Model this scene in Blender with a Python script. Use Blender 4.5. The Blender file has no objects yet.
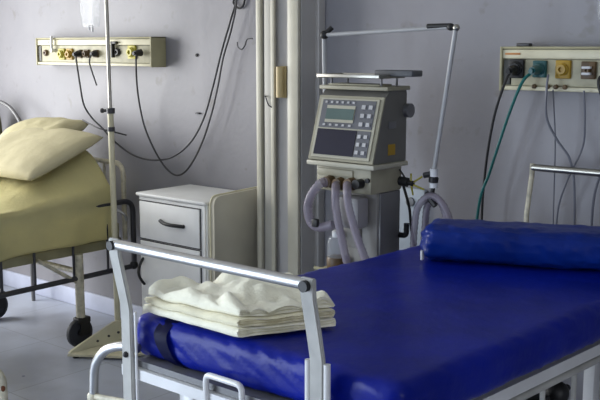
import bpy, bmesh, math, random
from mathutils import Vector, Matrix, noise
random.seed(4)
C = bpy.context.scene.collection
S = bpy.context.scene
# ---------------------------------------------------------------- camera
PITCH = math.atan(153/960); YAW = math.radians(40.7); EYE = 1.7
cd = bpy.data.cameras.new('camera'); cam = bpy.data.objects.new('camera', cd); C.objects.link(cam)
cd.sensor_width = 36; cd.lens = 960/600*36; cd.clip_start = .05
cam.location = (0, 0, EYE); cam.rotation_euler = (math.pi/2-PITCH, 0, YAW)
S.camera = cam
# ---------------------------------------------------------------- light
w = bpy.data.worlds.new('world'); S.world = w; w.use_nodes = True
w.node_tree.nodes['Background'].inputs[0].default_value = (.62, .78, 1, 1)
w.node_tree.nodes['Background'].inputs[1].default_value = 1.0
def area(name, loc, rot, sx, sy, power, col):
    l = bpy.data.lights.new(name, 'AREA'); l.shape = 'RECTANGLE'; l.size = sx; l.size_y = sy; l.energy = power; l.color = col
    o = bpy.data.objects.new(name, l); C.objects.link(o); o.location = loc; o.rotation_euler = rot; return o
# daylight from the left window, then added fill from an unseen near opening
area('window_daylight', (-6.49, 2.05, 1.42), (0, -math.pi/2, 0), 2.05, 2.0, 118, (1, .99, .965))
area('near_fill_light', (-3.79, -.8, 1.2), (0, -math.pi/2, 0), 2.0, 2.3, 135, (.76, .87, 1))
# added fill for right-facing sides, set in an unseen right wall opening
area('right_fill_light', (3.64, -.9, 1.7), (0, math.pi/2, 0), 1.4, 2.6, 42, (.97, .98, 1))
S.view_settings.view_transform = 'Standard'; S.view_settings.look = 'None'
S.view_settings.exposure = 0.3; S.view_settings.gamma = 1; S.view_settings.use_curve_mapping = False
# ---------------------------------------------------------------- helpers
def lin(c):
    return tuple(((v/255)/12.92 if v/255 <= .04045 else ((v/255+.055)/1.055)**2.4) for v in c)+(1,)
MATS = {}
def mat(name, rgb, rough=.5, metal=0, var=.06, scale=6, bump=0, bscale=40, trans=0, alpha=1, coat=0, emit=0, detail=3, sheen=0):
    if name in MATS: return MATS[name]
    m = bpy.data.materials.new(name); m.use_nodes = True; nt = m.node_tree; n = nt.nodes; L = nt.links
    b = n['Principled BSDF']; c = lin(rgb)
    tc = n.new('ShaderNodeTexCoord')
    nz = n.new('ShaderNodeTexNoise'); nz.inputs['Scale'].default_value = scale; nz.inputs['Detail'].default_value = detail
    L.new(tc.outputs['Object'], nz.inputs['Vector'])
    rp = n.new('ShaderNodeValToRGB'); rp.color_ramp.elements[0].position = .3; rp.color_ramp.elements[1].position = .7
    rp.color_ramp.elements[0].color = tuple(max(0, v*(1-var*2)) for v in c[:3])+(1,)
    rp.color_ramp.elements[1].color = tuple(min(1, v*(1+var)) for v in c[:3])+(1,)
    L.new(nz.outputs['Fac'], rp.inputs[0]); L.new(rp.outputs[0], b.inputs['Base Color'])
    b.inputs['Roughness'].default_value = rough; b.inputs['Metallic'].default_value = metal
    b.inputs['Transmission Weight'].default_value = trans; b.inputs['Alpha'].default_value = alpha
    b.inputs['Coat Weight'].default_value = coat
    if sheen: b.inputs['Sheen Weight'].default_value = sheen
    if bump:
        n2 = n.new('ShaderNodeTexNoise'); n2.inputs['Scale'].default_value = bscale; n2.inputs['Detail'].default_value = 4
        L.new(tc.outputs['Object'], n2.inputs['Vector'])
        bp = n.new('ShaderNodeBump'); bp.inputs['Strength'].default_value = bump; bp.inputs['Distance'].default_value = .01
        L.new(n2.outputs['Fac'], bp.inputs['Height']); L.new(bp.outputs[0], b.inputs['Normal'])
    if name.startswith('blue'): b.inputs['Specular IOR Level'].default_value = .16
    MATS[name] = m; return m
class T:            # a thing: an Empty at its base
    pass
def root(name, loc, label, cat, group=None):
    o = bpy.data.objects.new(name, None); C.objects.link(o); o.location = loc; o.empty_display_size = .05
    o['label'] = label; o['category'] = cat
    if group: o['group'] = group
    return o
def worldloc(o):
    v = Vector((0, 0, 0))
    while o: v += o.location; o = o.parent
    return v
SPLIT = {'foot', 'foot_pad', 'bolt', 'cross_bar', 'tray_post', 'connector', 'dark_knob', 'valve_spoke', 'port', 'lift_column', 'deck_support', 'sleeve', 'small_knob', 'socket_pin', 'outlet_port', 'hanger_hook', 'rust_patch', 'end_cap', 'clamp_collar', 'clamp', 'side_socket', 'wheel_cap', 'backrest_frame'}
def islands(bm):
    seen = set(); out = []
    for v0 in bm.verts:
        if v0 in seen: continue
        st = [v0]; comp = []; seen.add(v0)
        while st:
            q = st.pop(); comp.append(q)
            for e in q.link_edges:
                o_ = e.other_vert(q)
                if o_ not in seen: seen.add(o_); st.append(o_)
        out.append(comp)
    return out
def fin(name, bm, m, parent=None, **k):
    if name in SPLIT and parent:
        comps = islands(bm)
        if len(comps) > 1:
            bm.verts.index_update(); sets = [{v.index for v in c_} for c_ in comps]; r_ = None
            for st in sets:
                b2 = bm.copy(); b2.verts.ensure_lookup_table()
                bmesh.ops.delete(b2, geom=[v for v in b2.verts if v.index not in st], context='VERTS')
                r_ = fin1(name, b2, m, parent, **k)
            bm.free(); return r_
    return fin1(name, bm, m, parent, **k)
def fin1(name, bm, m, parent=None, base=None, smooth=True, label=None, cat=None, group=None, kind=None, angle=40, mats=None):
    """link a bmesh given in world coordinates as one mesh object"""
    me = bpy.data.meshes.new(name)
    bmesh.ops.recalc_face_normals(bm, faces=bm.faces)
    off = worldloc(parent) if parent else Vector(base or (0, 0, 0))
    bmesh.ops.translate(bm, verts=bm.verts, vec=-off)
    if smooth:
        for f in bm.faces: f.smooth = True
        for e in bm.edges:
            if len(e.link_faces) == 2 and e.calc_face_angle(0) > math.radians(angle): e.smooth = False
    bm.to_mesh(me); bm.free()
    o = bpy.data.objects.new(name, me); C.objects.link(o)
    for mm in (mats or [m]): me.materials.append(mm)
    if parent: o.parent = parent
    else: o.location = off
    if label: o['label'] = label
    if cat: o['category'] = cat
    if group: o['group'] = group
    if kind: o['kind'] = kind
    return o
def box(bm, x0, x1, y0, y1, z0, z1, bev=0, seg=2, rz=0, c=None, mi=0):
    r = bmesh.ops.create_cube(bm, size=1); vs = r['verts']
    for v in vs: v.co = Vector((x0+(v.co.x+.5)*(x1-x0), y0+(v.co.y+.5)*(y1-y0), z0+(v.co.z+.5)*(z1-z0)))
    fs = {f for v in vs for f in v.link_faces}
    if bev:
        es = list({e for v in vs for e in v.link_edges})
        r2 = bmesh.ops.bevel(bm, geom=es, offset=bev, segments=seg, affect='EDGES', profile=.5)
        vs = list({v for f in r2['faces'] for v in f.verts} | {v for v in vs if v.is_valid})
    if rz:
        cc = Vector(c or ((x0+x1)/2, (y0+y1)/2, 0))
        bmesh.ops.rotate(bm, verts=vs, cent=cc, matrix=Matrix.Rotation(rz, 3, 'Z'))
    return vs
def smoothpath(pts, n=6):
    pts = [Vector(p) for p in pts]
    if len(pts) < 3: return pts
    P = [pts[0]*2-pts[1]]+pts+[pts[-1]*2-pts[-2]]; out = []
    for i in range(1, len(P)-2):
        a, b, c, d = P[i-1:i+3]
        for k in range(n):
            t = k/n
            out.append(.5*((2*b)+(c-a)*t+(2*a-5*b+4*c-d)*t*t+(3*b-a-3*c+d)*t**3))
    out.append(pts[-1]); return out
def tube(bm, pts, r, seg=10, smooth=0, ribs=0, flat=None):
    """swept tube; r a number or function of fraction; flat=(a,b) gives an elliptical / rectangular ribbon"""
    pts = smoothpath(pts, smooth) if smooth else [Vector(p) for p in pts]
    d = [(pts[min(i+1, len(pts)-1)]-pts[max(i-1, 0)]).normalized() for i in range(len(pts))]
    up = Vector((0, 0, 1)) if abs(d[0].z) < .9 else Vector((0, 1, 0))
    nrm = (up-d[0]*up.dot(d[0])).normalized(); rings = []
    for i, p in enumerate(pts):
        nrm = (nrm-d[i]*nrm.dot(d[i])).normalized(); bn = d[i].cross(nrm)
        rr = r(i/(len(pts)-1)) if callable(r) else r
        if ribs: rr *= 1+.14*(i % 2)
        # keep the width through sharp corners
        rings.append([bm.verts.new(p+(nrm*math.cos(2*math.pi*k/seg)+bn*math.sin(2*math.pi*k/seg))*rr) for k in range(seg)])
    for a, b in zip(rings, rings[1:]):
        for k in range(seg): bm.faces.new((a[k], a[(k+1) % seg], b[(k+1) % seg], b[k]))
    bm.faces.new(rings[0][::-1]); bm.faces.new(rings[-1])
def resample(pts, step):
    out = [pts[0]]
    for a, b in zip(pts, pts[1:]):
        n = max(1, int((b-a).length/step))
        for k in range(1, n+1): out.append(a.lerp(b, k/n))
    return out
def corrugated(bm, pts, r, seg=10):
    tube(bm, resample(smoothpath(pts, 8), .008), r, seg, 0, 1)
def cyl(bm, a, b, r, seg=20, r2=None):
    a = Vector(a); b = Vector(b); tube(bm, [a, b], (lambda t: r+(r2-r)*t) if r2 is not None else r, seg)
def ball(bm, c, r, sz=(1, 1, 1), u=14, v=10):
    q = bmesh.ops.create_uvsphere(bm, u_segments=u, v_segments=v, radius=r)
    for x in q['verts']: x.co = Vector((x.co.x*sz[0]+c[0], x.co.y*sz[1]+c[1], x.co.z*sz[2]+c[2]))
def prism(bm, pts, vec):
    """extrude a polygon (list of 3D points) along vec"""
    a = [bm.verts.new(p) for p in pts]; b = [bm.verts.new(Vector(p)+Vector(vec)) for p in pts]
    n = len(a); bm.faces.new(a); bm.faces.new(b[::-1])
    for i in range(n): bm.faces.new((a[i], b[i], b[(i+1) % n], a[(i+1) % n]))
def lathe(bm, prof, c, axis='Z', seg=20):
    rings = []
    for r, h in prof:
        ring = []
        for k in range(seg):
            t = 2*math.pi*k/seg; x, y = r*math.cos(t), r*math.sin(t)
            p = {'Z': (x, y, h), 'X': (h, x, y), 'Y': (x, h, y)}[axis]
            ring.append(bm.verts.new(Vector(p)+Vector(c)))
        rings.append(ring)
    for a, b in zip(rings, rings[1:]):
        for k in range(seg): bm.faces.new((a[k], a[(k+1) % seg], b[(k+1) % seg], b[k]))
    bm.faces.new(rings[0][::-1]); bm.faces.new(rings[-1])
def B(): return bmesh.new()
def one(name, m, parent, fn, **k):
    bm = B(); fn(bm); return fin(name, bm, m, parent, **k)
def nz(x, y, z=0, s=1): return noise.noise(Vector((x*s, y*s, z*s)))
def fillet(pts, r, n=5):
    pts = [Vector(p) for p in pts]; out = [pts[0]]
    for i in range(1, len(pts)-1):
        a, b, c = pts[i-1:i+2]; d1 = (a-b); d2 = (c-b); rr = min(r, d1.length*.45, d2.length*.45)
        s = b+d1.normalized()*rr; e = b+d2.normalized()*rr
        for k in range(n+1):
            t = k/n; out.append(s*(1-t)**2+b*2*t*(1-t)+e*t*t)
    out.append(pts[-1]); return out
# ---------------------------------------------------------------- materials
def wall_mat():
    m = bpy.data.materials.new('painted_plaster'); m.use_nodes = True; nt = m.node_tree; n = nt.nodes; L = nt.links
    b = n['Principled BSDF']; tc = n.new('ShaderNodeTexCoord')
    a = n.new('ShaderNodeTexNoise'); a.inputs['Scale'].default_value = 1.6; a.inputs['Detail'].default_value = 6
    L.new(tc.outputs['Object'], a.inputs['Vector'])
    r = n.new('ShaderNodeValToRGB'); r.color_ramp.elements[0].position = .32; r.color_ramp.elements[1].position = .62
    r.color_ramp.elements[0].color = lin((128, 128, 134)); r.color_ramp.elements[1].color = lin((144, 143, 149))
    L.new(a.outputs['Fac'], r.inputs[0])
    s = n.new('ShaderNodeTexNoise'); s.inputs['Scale'].default_value = 9; s.inputs['Detail'].default_value = 8
    L.new(tc.outputs['Object'], s.inputs['Vector'])
    r2 = n.new('ShaderNodeValToRGB'); r2.color_ramp.elements[0].position = .27; r2.color_ramp.elements[1].position = .36
    r2.color_ramp.elements[0].color = lin((220, 214, 202)); r2.color_ramp.elements[1].color = (1, 1, 1, 1)
    L.new(s.outputs['Fac'], r2.inputs[0])
    mx = n.new('ShaderNodeMixRGB'); mx.blend_type = 'MULTIPLY'; mx.inputs[0].default_value = .6
    L.new(r.outputs[0], mx.inputs[1]); L.new(r2.outputs[0], mx.inputs[2]); L.new(mx.outputs[0], b.inputs['Base Color'])
    b.inputs['Roughness'].default_value = .5
    bp = n.new('ShaderNodeBump'); bp.inputs['Strength'].default_value = .12; bp.inputs['Distance'].default_value = .01
    n3 = n.new('ShaderNodeTexNoise'); n3.inputs['Scale'].default_value = 30; L.new(tc.outputs['Object'], n3.inputs['Vector'])
    L.new(n3.outputs['Fac'], bp.inputs['Height']); L.new(bp.outputs[0], b.inputs['Normal'])
    return m
def floor_mat():
    m = bpy.data.materials.new('vinyl_floor_tiles'); m.use_nodes = True; nt = m.node_tree; n = nt.nodes; L = nt.links
    b = n['Principled BSDF']; tc = n.new('ShaderNodeTexCoord')
    br = n.new('ShaderNodeTexBrick'); br.offset = 0; br.inputs['Scale'].default_value = 1
    br.inputs['Brick Width'].default_value = .6; br.inputs['Row Height'].default_value = .6; br.inputs['Mortar Size'].default_value = .004
    br.inputs['Mortar Smooth'].default_value = .4
    br.inputs['Color1'].default_value = lin((168, 174, 188)); br.inputs['Color2'].default_value = lin((160, 166, 180))
    br.inputs['Mortar'].default_value = lin((138, 142, 152))
    mp = n.new('ShaderNodeMapping'); mp.inputs['Location'].default_value = (.25, .05, 0)
    L.new(tc.outputs['Object'], mp.inputs[0]); L.new(mp.outputs[0], br.inputs['Vector'])
    a = n.new('ShaderNodeTexNoise'); a.inputs['Scale'].default_value = 2.2; a.inputs['Detail'].default_value = 7
    L.new(tc.outputs['Object'], a.inputs['Vector'])
    r = n.new('ShaderNodeValToRGB'); r.color_ramp.elements[0].color = lin((205, 202, 200)); r.color_ramp.elements[1].color = (1, 1, 1, 1)
    r.color_ramp.elements[0].position = .35; r.color_ramp.elements[1].position = .6
    L.new(a.outputs['Fac'], r.inputs[0])
    mx = n.new('ShaderNodeMixRGB'); mx.blend_type = 'MULTIPLY'; mx.inputs[0].default_value = .8
    L.new(br.outputs['Color'], mx.inputs[1]); L.new(r.outputs[0], mx.inputs[2]); L.new(mx.outputs[0], b.inputs['Base Color'])
    r3 = n.new('ShaderNodeMapRange'); r3.inputs[3].default_value = .22; r3.inputs[4].default_value = .42
    L.new(a.outputs['Fac'], r3.inputs[0]); L.new(r3.outputs[0], b.inputs['Roughness'])
    return m
WALL = wall_mat(); FLOOR = floor_mat()
CEIL = mat('ceiling_paint', (215, 213, 208), .8)
BASEB = mat('baseboard_paint', (186, 192, 212), .5)
TRIM = mat('pillar_paint', (178, 176, 166), .45, scale=3)
TRIMD = mat('pillar_side_paint', (184, 182, 180), .5, scale=3)
TRIMC = mat('cream_strip', (198, 194, 176), .4)
CREAM = mat('cream_metal', (205, 200, 172), .4, var=.08)
CREAMD = mat('khaki_metal', (160, 155, 122), .5, var=.1)
ENAMEL = mat('white_enamel', (214, 214, 214), .3, coat=.3)
POSTM = mat('footboard_enamel', (172, 171, 166), .4, var=.1, scale=12)
CHIP = mat('worn_cream_enamel', (198, 192, 170), .45, var=.2, scale=25)
CHROME = mat('chrome', (175, 175, 175), .42, 1, var=.03)
STEEL = mat('brushed_steel', (170, 168, 160), .35, 1, var=.06)
BLACK = mat('black_rubber', (22, 22, 24), .5)
DARK = mat('dark_metal', (68, 68, 72), .4, .4)
GREYM = mat('grey_metal', (110, 110, 112), .4, .2)
CAB = mat('cabinet_paint', (224, 225, 223), .45, scale=4)
PANEL = mat('beige_laminate', (200, 195, 176), .5, scale=4)
BLUE = mat('blue_vinyl', (5, 24, 128), .33, var=.12, scale=5, bump=.35, bscale=14)
BLUED = mat('blue_dark_band', (6, 12, 62), .45)
BLUEP = mat('blue_pillow_vinyl', (8, 38, 118), .34, var=.15, scale=6, bump=.45, bscale=18)
TOWEL = mat('off_white_cloth', (238, 234, 212), .95, bump=.25, bscale=120, var=.06, scale=8, sheen=.3)
TOWELY = mat('cream_cloth', (228, 221, 190), .95, bump=.25, bscale=120, var=.1, scale=8, sheen=.3)
SHEET = mat('yellow_cream_sheet', (232, 224, 170), .9, bump=.35, bscale=40, var=.05, scale=4)
PILLOW = mat('cream_pillowcase', (192, 184, 150), .9, bump=.35, bscale=30, var=.04, scale=4)
MATT = mat('foam_grey', (120, 122, 130), .8)
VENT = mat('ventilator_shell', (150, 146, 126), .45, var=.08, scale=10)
VENTS = mat('ventilator_side_shaded', (100, 99, 95), .5, var=.08)  # casing colour carries the shade on the side turned from the window
VENTF = mat('ventilator_face', (172, 169, 152), .4)
KEYP = mat('keypad_plate', (92, 94, 100), .4)
LCD = mat('lcd_glass', (94, 112, 108), .15)
LCDD = mat('dark_display', (46, 46, 58), .15)
WHITEK = mat('white_key', (178, 178, 180), .4)
HOSE = mat('translucent_grey_hose', (140, 132, 146), .35, alpha=.6, var=.05)
HOSES = mat('grey_tubing', (112, 114, 124), .35, var=.04)
TEAL = mat('teal_tubing', (0, 100, 96), .35)
TEALP = mat('teal_plastic', (20, 82, 84), .4)
YELL = mat('yellow_plastic', (168, 134, 28), .45, var=.1)
YELLG = mat('yellow_green_plastic', (176, 168, 60), .45, var=.1)
BROWN = mat('brown_bakelite', (92, 70, 40), .45, var=.2, scale=30)
CLEAR = mat('clear_plastic', (225, 230, 235), .12, alpha=.22)
LABELW = mat('white_plastic', (210, 212, 215), .4)
PLATE = mat('pale_blue_plate', (176, 184, 192), .4)
RUST = mat('rust', (104, 60, 34), .8, var=.3, scale=40)
ORANGE = mat('orange_print', (190, 128, 70), .6)
OLIVE = mat('olive_panel', (70, 68, 44), .5)
TIRE = mat('wheel_rubber', (46, 48, 56), .6)
# ---------------------------------------------------------------- setting
def structbox(name, x0, x1, y0, y1, z0, z1, m, bev=0):
    bm = B(); box(bm, x0, x1, y0, y1, z0, z1, bev); return fin(name, bm, m, base=((x0+x1)/2, (y0+y1)/2, z0), kind='structure', smooth=bool(bev))
WX0, WX1, WY0, WY1, HT = -6.45, 3.6, -3.4, 3.75, 3.0
structbox('floor', WX0-.2, WX1+.2, WY0-.2, WY1+.2, -.1, 0, FLOOR)
structbox('ceiling', WX0-.2, WX1+.2, WY0-.2, WY1+.2, HT, HT+.1, CEIL)
structbox('wall_back', WX0-.2, WX1+.2, WY1, WY1+.15, 0, HT, WALL)
NX, NY = -3.75, .6       # unseen step in the left wall, added to carry the near fill
bm = B()
for y0_, y1_, z0_, z1_ in ((NY, 1.03, 0, HT), (1.03, 3.07, 0, .38), (1.03, 3.07, 2.47, HT), (3.07, WY1, 0, HT)):
    box(bm, WX0-.15, WX0, y0_, y1_, z0_, z1_)
fin('wall_left', bm, WALL, base=(WX0, 0, 0), kind='structure', smooth=False)
structbox('wall_added_return', WX0-.15, NX-.15, NY-.15, NY, 0, HT, WALL)  # unseen return closing off the added near wall
bm = B()
for y0_, y1_, z0_, z1_ in ((WY0, -1.97, 0, HT), (-1.97, .37, 0, .18), (-1.97, .37, 2.22, HT), (.37, NY, 0, HT)):
    box(bm, NX-.15, NX, y0_, y1_, z0_, z1_)
fin('wall_added_near', bm, WALL, base=(NX, 0, 0), kind='structure', smooth=False)  # unseen wall added to hold the near fill and keep it off the back wall
def winframe(name, y0_, y1_, z0_, z1_, n, WX0):
    bm = B()
    for k in range(n+1):
        y = y0_+.02+(y1_-y0_-.04)*k/n; box(bm, WX0-.13, WX0-.08, y-.02, y+.02, z0_, z1_)
    for z in (z0_+.02, z1_-.02): box(bm, WX0-.128, WX0-.082, y0_, y1_, z-.02, z+.02)
    fin(name, bm, TRIM, base=(WX0, (y0_+y1_)/2, z0_), kind='structure', smooth=False)
winframe('window_1', 1.03, 3.07, .38, 2.47, 2, WX0); winframe('near_fill_window', -1.97, .37, .18, 2.22, 2, NX)  # the second frame belongs to the added near fill opening
bm = B()
for y0_, y1_, z0_, z1_ in ((WY0, -2.22, 0, HT), (-2.22, .42, 0, .98), (-2.22, .42, 2.42, HT), (.42, WY1, 0, HT)):
    box(bm, WX1, WX1+.15, y0_, y1_, z0_, z1_)
fin('wall_right', bm, WALL, base=(WX1, 0, 0), kind='structure', smooth=False)
winframe('right_fill_window', -2.22, .42, .98, 2.42, 2, WX1+.21)  # frame of the opening added for the right fill light
structbox('wall_front', WX0-.2, WX1+.2, WY0-.15, WY0, 0, HT, WALL)
structbox('baseboard_back', WX0, WX1, WY1-.018, WY1, 0, .11, BASEB, .004)
structbox('baseboard_left', WX0, WX0+.018, NY, WY1-.02, 0, .11, BASEB, .004)
# pillar with its vertical strips
structbox('trim_1', -3.365, -3.085, 3.60, WY1, 0, HT, TRIMD)
structbox('trim_2', -3.368, -3.335, 3.572, 3.598, 0, HT, TRIMC, .006)
structbox('trim_3', -3.318, -3.250, 3.580, 3.598, 0, HT, TRIM, .004)
structbox('trim_4', -3.262, -3.238, 3.566, 3.579, 0, HT, TRIMC, .004)
structbox('trim_5', -3.160, -3.09, 3.576, 3.598, 0, HT, TRIMC, .006)
structbox('trim_6', -3.098, -3.06, 3.70, WY1, 0, HT, TRIMD, .004)
# hinge guard on the pillar
def hinge(bm):
    prof = []
    cyl(bm, (-3.205, 3.575, 1.452), (-3.205, 3.575, 1.604), .021, 16); box(bm, -3.23, -3.18, 3.586, 3.599, 1.45, 1.606, .003)
one('hinge_cover', mat('beige_plastic', (196, 176, 128), .45), None, hinge, base=(-3.222, 3.59, 1.45), label='small tan barrel-shaped cover on the grey pillar, upper middle', cat='hinge cover')
def hook(name, pts, label):
    one(name, DARK, None, lambda bm: tube(bm, pts, .0035, 8, 6), base=pts[0], label=label, cat='hook')
hook('wall_hook', [(-3.397, 3.58, 1.742), (-3.425, 3.585, 1.742), (-3.447, 3.59, 1.735), (-3.462, 3.59, 1.705), (-3.485, 3.59, 1.688), (-3.51, 3.59, 1.70), (-3.515, 3.59, 1.725)], 'bent wire hook sticking out left of the pillar edge, near the top of the picture')
hook('wall_hook', [(-3.315, 3.578, 1.455), (-3.30, 3.57, 1.452), (-3.285, 3.565, 1.43), (-3.27, 3.563, 1.41), (-3.25, 3.57, 1.40)], 'small squiggly wire hook on the pillar below the tan cover')
def screw(x, z, lab):
    one('wall_screw', BLACK, None, lambda bm: lathe(bm, [(.004, -.01), (.009, -.008), (.009, -.002), (.005, 0)], (x, 3.75, z), 'Y', 12), base=(x, 3.75, z), label=lab, cat='screw')
screw(-3.985, 1.655, 'small dark screw in the wall to the right of the left socket panel')
one('wall_clip', DARK, None, lambda bm: box(bm, -4.0, -3.965, 3.738, 3.75, 1.325, 1.335, .003), base=(-3.98, 3.75, 1.33), label='tiny dark cable clip on the wall above the bedside cabinet', cat='clip')

# ---------------------------------------------------------------- wall service panels
def socket_ring(bm, x, y, z, r, d=.02):
    lathe(bm, [(r*1.15, 0), (r*1.15, -d*.5), (r, -d*.6), (r*.9, -d), (r*.45, -d), (r*.4, -d*.55)], (x, y, z), 'Y', 18)
def service_panel(x0, x1, z0, z1, yf, label):
    t = root('wall_service_panel', ((x0+x1)/2, WY1, z0), label, 'wall panel')
    h = z1-z0
    def body(bm):
        box(bm, x0+.006, x1-.006, yf+.012, WY1-.001, z0+.004, z1-.004, .004)
    one('housing', mat('panel_housing', (150, 148, 128), .5), t, body)
    one('top_strip', CREAM, t, lambda bm: box(bm, x0+.01, x1-.01, yf-.002, yf+.012, z1-h*.27, z1-.012, .004))
    one('top_edge', CREAMD, t, lambda bm: box(bm, x0, x1, yf-.006, WY1-.001, z1-.010, z1, .003))
    one('bottom_strip', CREAM, t, lambda bm: box(bm, x0+.006, x1-.006, yf-.004, yf+.012, z0+.004, z0+h*.12, .004))
    one('socket_plate', mat('panel_plate', (172, 168, 142), .5, var=.1, scale=20), t, lambda bm: box(bm, x0+.05, x1-.02, yf+.004, yf+.012, z0+h*.13, z1-h*.29, .002))
    def caps(bm):
        for x in (x0, x1-.012): box(bm, x, x+.012, yf-.008, WY1-.001, z0, z1, .003)
    one('end_cap', CREAMD, t, caps)
    one('end_recess', mat('dark_grey_plastic', (70, 70, 66), .5), t, lambda bm: box(bm, x0+.014, x0+.045, yf+.002, yf+.012, z0+h*.15, z1-h*.3, .002))
    return t
LYF, LZ = 3.645, 1.668
pl = service_panel(-5.375, -4.245, 1.585, 1.758, LYF, 'cream wall panel of outlets behind the bed with the cream pillow')
def outlet(t, x, z, y, m, r=.024, square=0, name='outlet', lab=None):
    def f(bm):
        if square: box(bm, x-square, x+square, y-.014, y+.003, z-square*1.15, z+square*1.15, .004)
        socket_ring(bm, x, y-(.012 if square else -.002), z, r)
    one(name, m, t, f, label=lab)
yp = LYF+.004
outlet(pl, -5.275, LZ-.005, yp, BROWN, .018, lab='brown outlet')
outlet(pl, -5.10, LZ-.012, yp, YELLG, .022, .03, lab='yellow outlet')
outlet(pl, -5.02, LZ-.012, yp, YELL, .022, .03, lab='yellow outlet')
outlet(pl, -4.92, LZ-.01, yp, BROWN, .017, .022, lab='brown outlet')
outlet(pl, -4.85, LZ-.008, yp, BROWN, .017, .022, lab='brown outlet')
outlet(pl, -4.76, LZ-.008, yp, BROWN, .016, .02, lab='brown outlet')
outlet(pl, -4.555, LZ+.002, yp, BLACK, .02, lab='black outlet')
outlet(pl, -4.42, LZ+.002, yp, YELLG, .026, .034, lab='yellow green outlet')
one('valve_stem', LABELW, pl, lambda bm: (cyl(bm, (-5.185, yp-.022, LZ+.01), (-5.185, yp-.022, LZ+.10), .008, 10), cyl(bm, (-5.185, yp, LZ+.01), (-5.185, yp-.03, LZ+.01), .012, 12)), label='white upright valve stem')
one('hook_bracket', BLACK, pl, lambda bm: (box(bm, -4.59, -4.575, yp-.03, yp-.005, LZ-.03, LZ+.065, .003), box(bm, -4.578, -4.54, yp-.03, yp-.01, LZ+.05, LZ+.065, .003)), label='black bracket')
one('name_plate', LABELW, pl, lambda bm: box(bm, -5.32, -5.24, LYF-.005, LYF-.001, 1.722, 1.736, .001))
RYF = 3.645
pr = service_panel(-2.022, -.93, 1.518, 1.702, RYF, 'cream wall panel of outlets above the head of the blue bed')
yq = RYF+.004; RZ = 1.607
outlet(pr, -1.945, RZ+.004, yq, BLACK, .026, .034, lab='black outlet')
outlet(pr, -1.84, RZ+.004, yq, TEALP, .022, .030, lab='teal outlet')
outlet(pr, -1.737, RZ+.004, yq, YELL, .022, .032, lab='yellow outlet')
outlet(pr, -1.63, RZ+.002, yq, BROWN, .012, .03, lab='brown outlet')
outlet(pr, -1.50, RZ, yq, BLACK, .026, .034, lab='black outlet')
outlet(pr, -1.38, RZ, yq, YELL, .022, .034, lab='yellow outlet')
outlet(pr, -1.24, RZ, yq, BROWN, .02, .03, lab='brown outlet')
one('socket_pin', LABELW, pr, lambda bm: (box(bm, -1.648, -1.612, yq-.036, yq-.016, RZ+.008, RZ+.018, .003), box(bm, -1.648, -1.612, yq-.036, yq-.016, RZ-.016, RZ-.006, .003)), label='white bars of the brown outlet')
one('printed_strip', ORANGE, pr, lambda bm: box(bm, -2.0, -1.93, RYF-.004, RYF-.001, 1.668, 1.676, .0005), label='orange marking')
one('small_knob', BROWN, pr, lambda bm: [lathe(bm, [(.01, 0), (.009, -.01), (.004, -.012)], (x, RYF-.002, 1.54), 'Y', 12) for x in (-1.86, -1.80, -1.765, -1.725, -1.45)])
one('top_clip', DARK, pr, lambda bm: box(bm, -1.96, -1.90, 3.66, 3.69, 1.702, 1.716, .003), label='dark clip on top')

# ---------------------------------------------------------------- cables and tubing
def cable(name, pts, r, m, label, cat='cable', plug=None, plugm=BLACK, group=None, seg=8):
    t = root(name, pts[0], label, cat, group)
    one('cord' if cat == 'cable' else 'tube', m, t, lambda bm: tube(bm, pts, r, seg, 8))
    if plug: one('plug', plugm, t, lambda bm: (cyl(bm, plug[0], plug[1], .021, 16, .015), cyl(bm, plug[1], Vector(plug[1])+(Vector(plug[1])-Vector(plug[0]))*.25, .01, 12)))
    return t
GC = mat('dark_grey_cord', (46, 46, 50), .5)
cable('power_cable', [(-4.90, 3.60, 1.66), (-4.885, 3.59, 1.622), (-4.897, 3.62, 1.469), (-4.918, 3.66, 1.344), (-4.881, 3.69, 1.264), (-4.788, 3.7, 1.2), (-4.675, 3.7, 1.126), (-4.507, 3.7, 1.059), (-4.334, 3.7, 1.041), (-4.158, 3.7, 1.072), (-4.004, 3.7, 1.163), (-3.894, 3.7, 1.299), (-3.819, 3.7, 1.467), (-3.738, 3.7, 1.684), (-3.665, 3.7, 1.852), (-3.63, 3.705, 1.96), (-3.62, 3.72, 2.2), (-3.62, 3.73, 2.5)], .0055, GC,
      'dark cable plugged in left of the thin pole, swinging low along the wall then up', plug=((-4.90, 3.632, LZ-.008), (-4.90, 3.59, LZ-.012)))
cable('power_cable', [(-4.326, 3.6, 1.655), (-4.312, 3.58, 1.616), (-4.357, 3.62, 1.483), (-4.383, 3.66, 1.353), (-4.361, 3.68, 1.218), (-4.279, 3.685, 1.087), (-4.186, 3.685, 1.0), (-4.093, 3.685, .973), (-3.999, 3.685, 1.027), (-3.898, 3.685, 1.159), (-3.814, 3.685, 1.33), (-3.756, 3.685, 1.496), (-3.715, 3.685, 1.641), (-3.648, 3.685, 1.8), (-3.612, 3.69, 1.95), (-3.602, 3.70, 2.2), (-3.60, 3.72, 2.5)], .0055, GC,
      'dark cable from the right end of the left panel, hanging in the lower loop', plug=((-4.33, 3.632, LZ+.0), (-4.328, 3.585, LZ-.004)))
cable('power_cable', [(-4.75, 3.60, 1.655), (-4.755, 3.59, 1.61), (-4.76, 3.615, 1.54), (-4.745, 3.63, 1.47)], .0045, GC, 'short dark lead hanging straight down from the left panel', plug=((-4.75, 3.635, LZ-.006), (-4.75, 3.605, LZ-.01)))
cable('power_cable', [(-3.66, 3.735, 2.5), (-3.655, 3.735, 2.05), (-3.68, 3.735, 1.93), (-3.60, 3.74, 1.96), (-3.585, 3.74, 2.5)], .006, GC, 'dark cord kinked at the top of the wall where the two looping cables meet')
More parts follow.
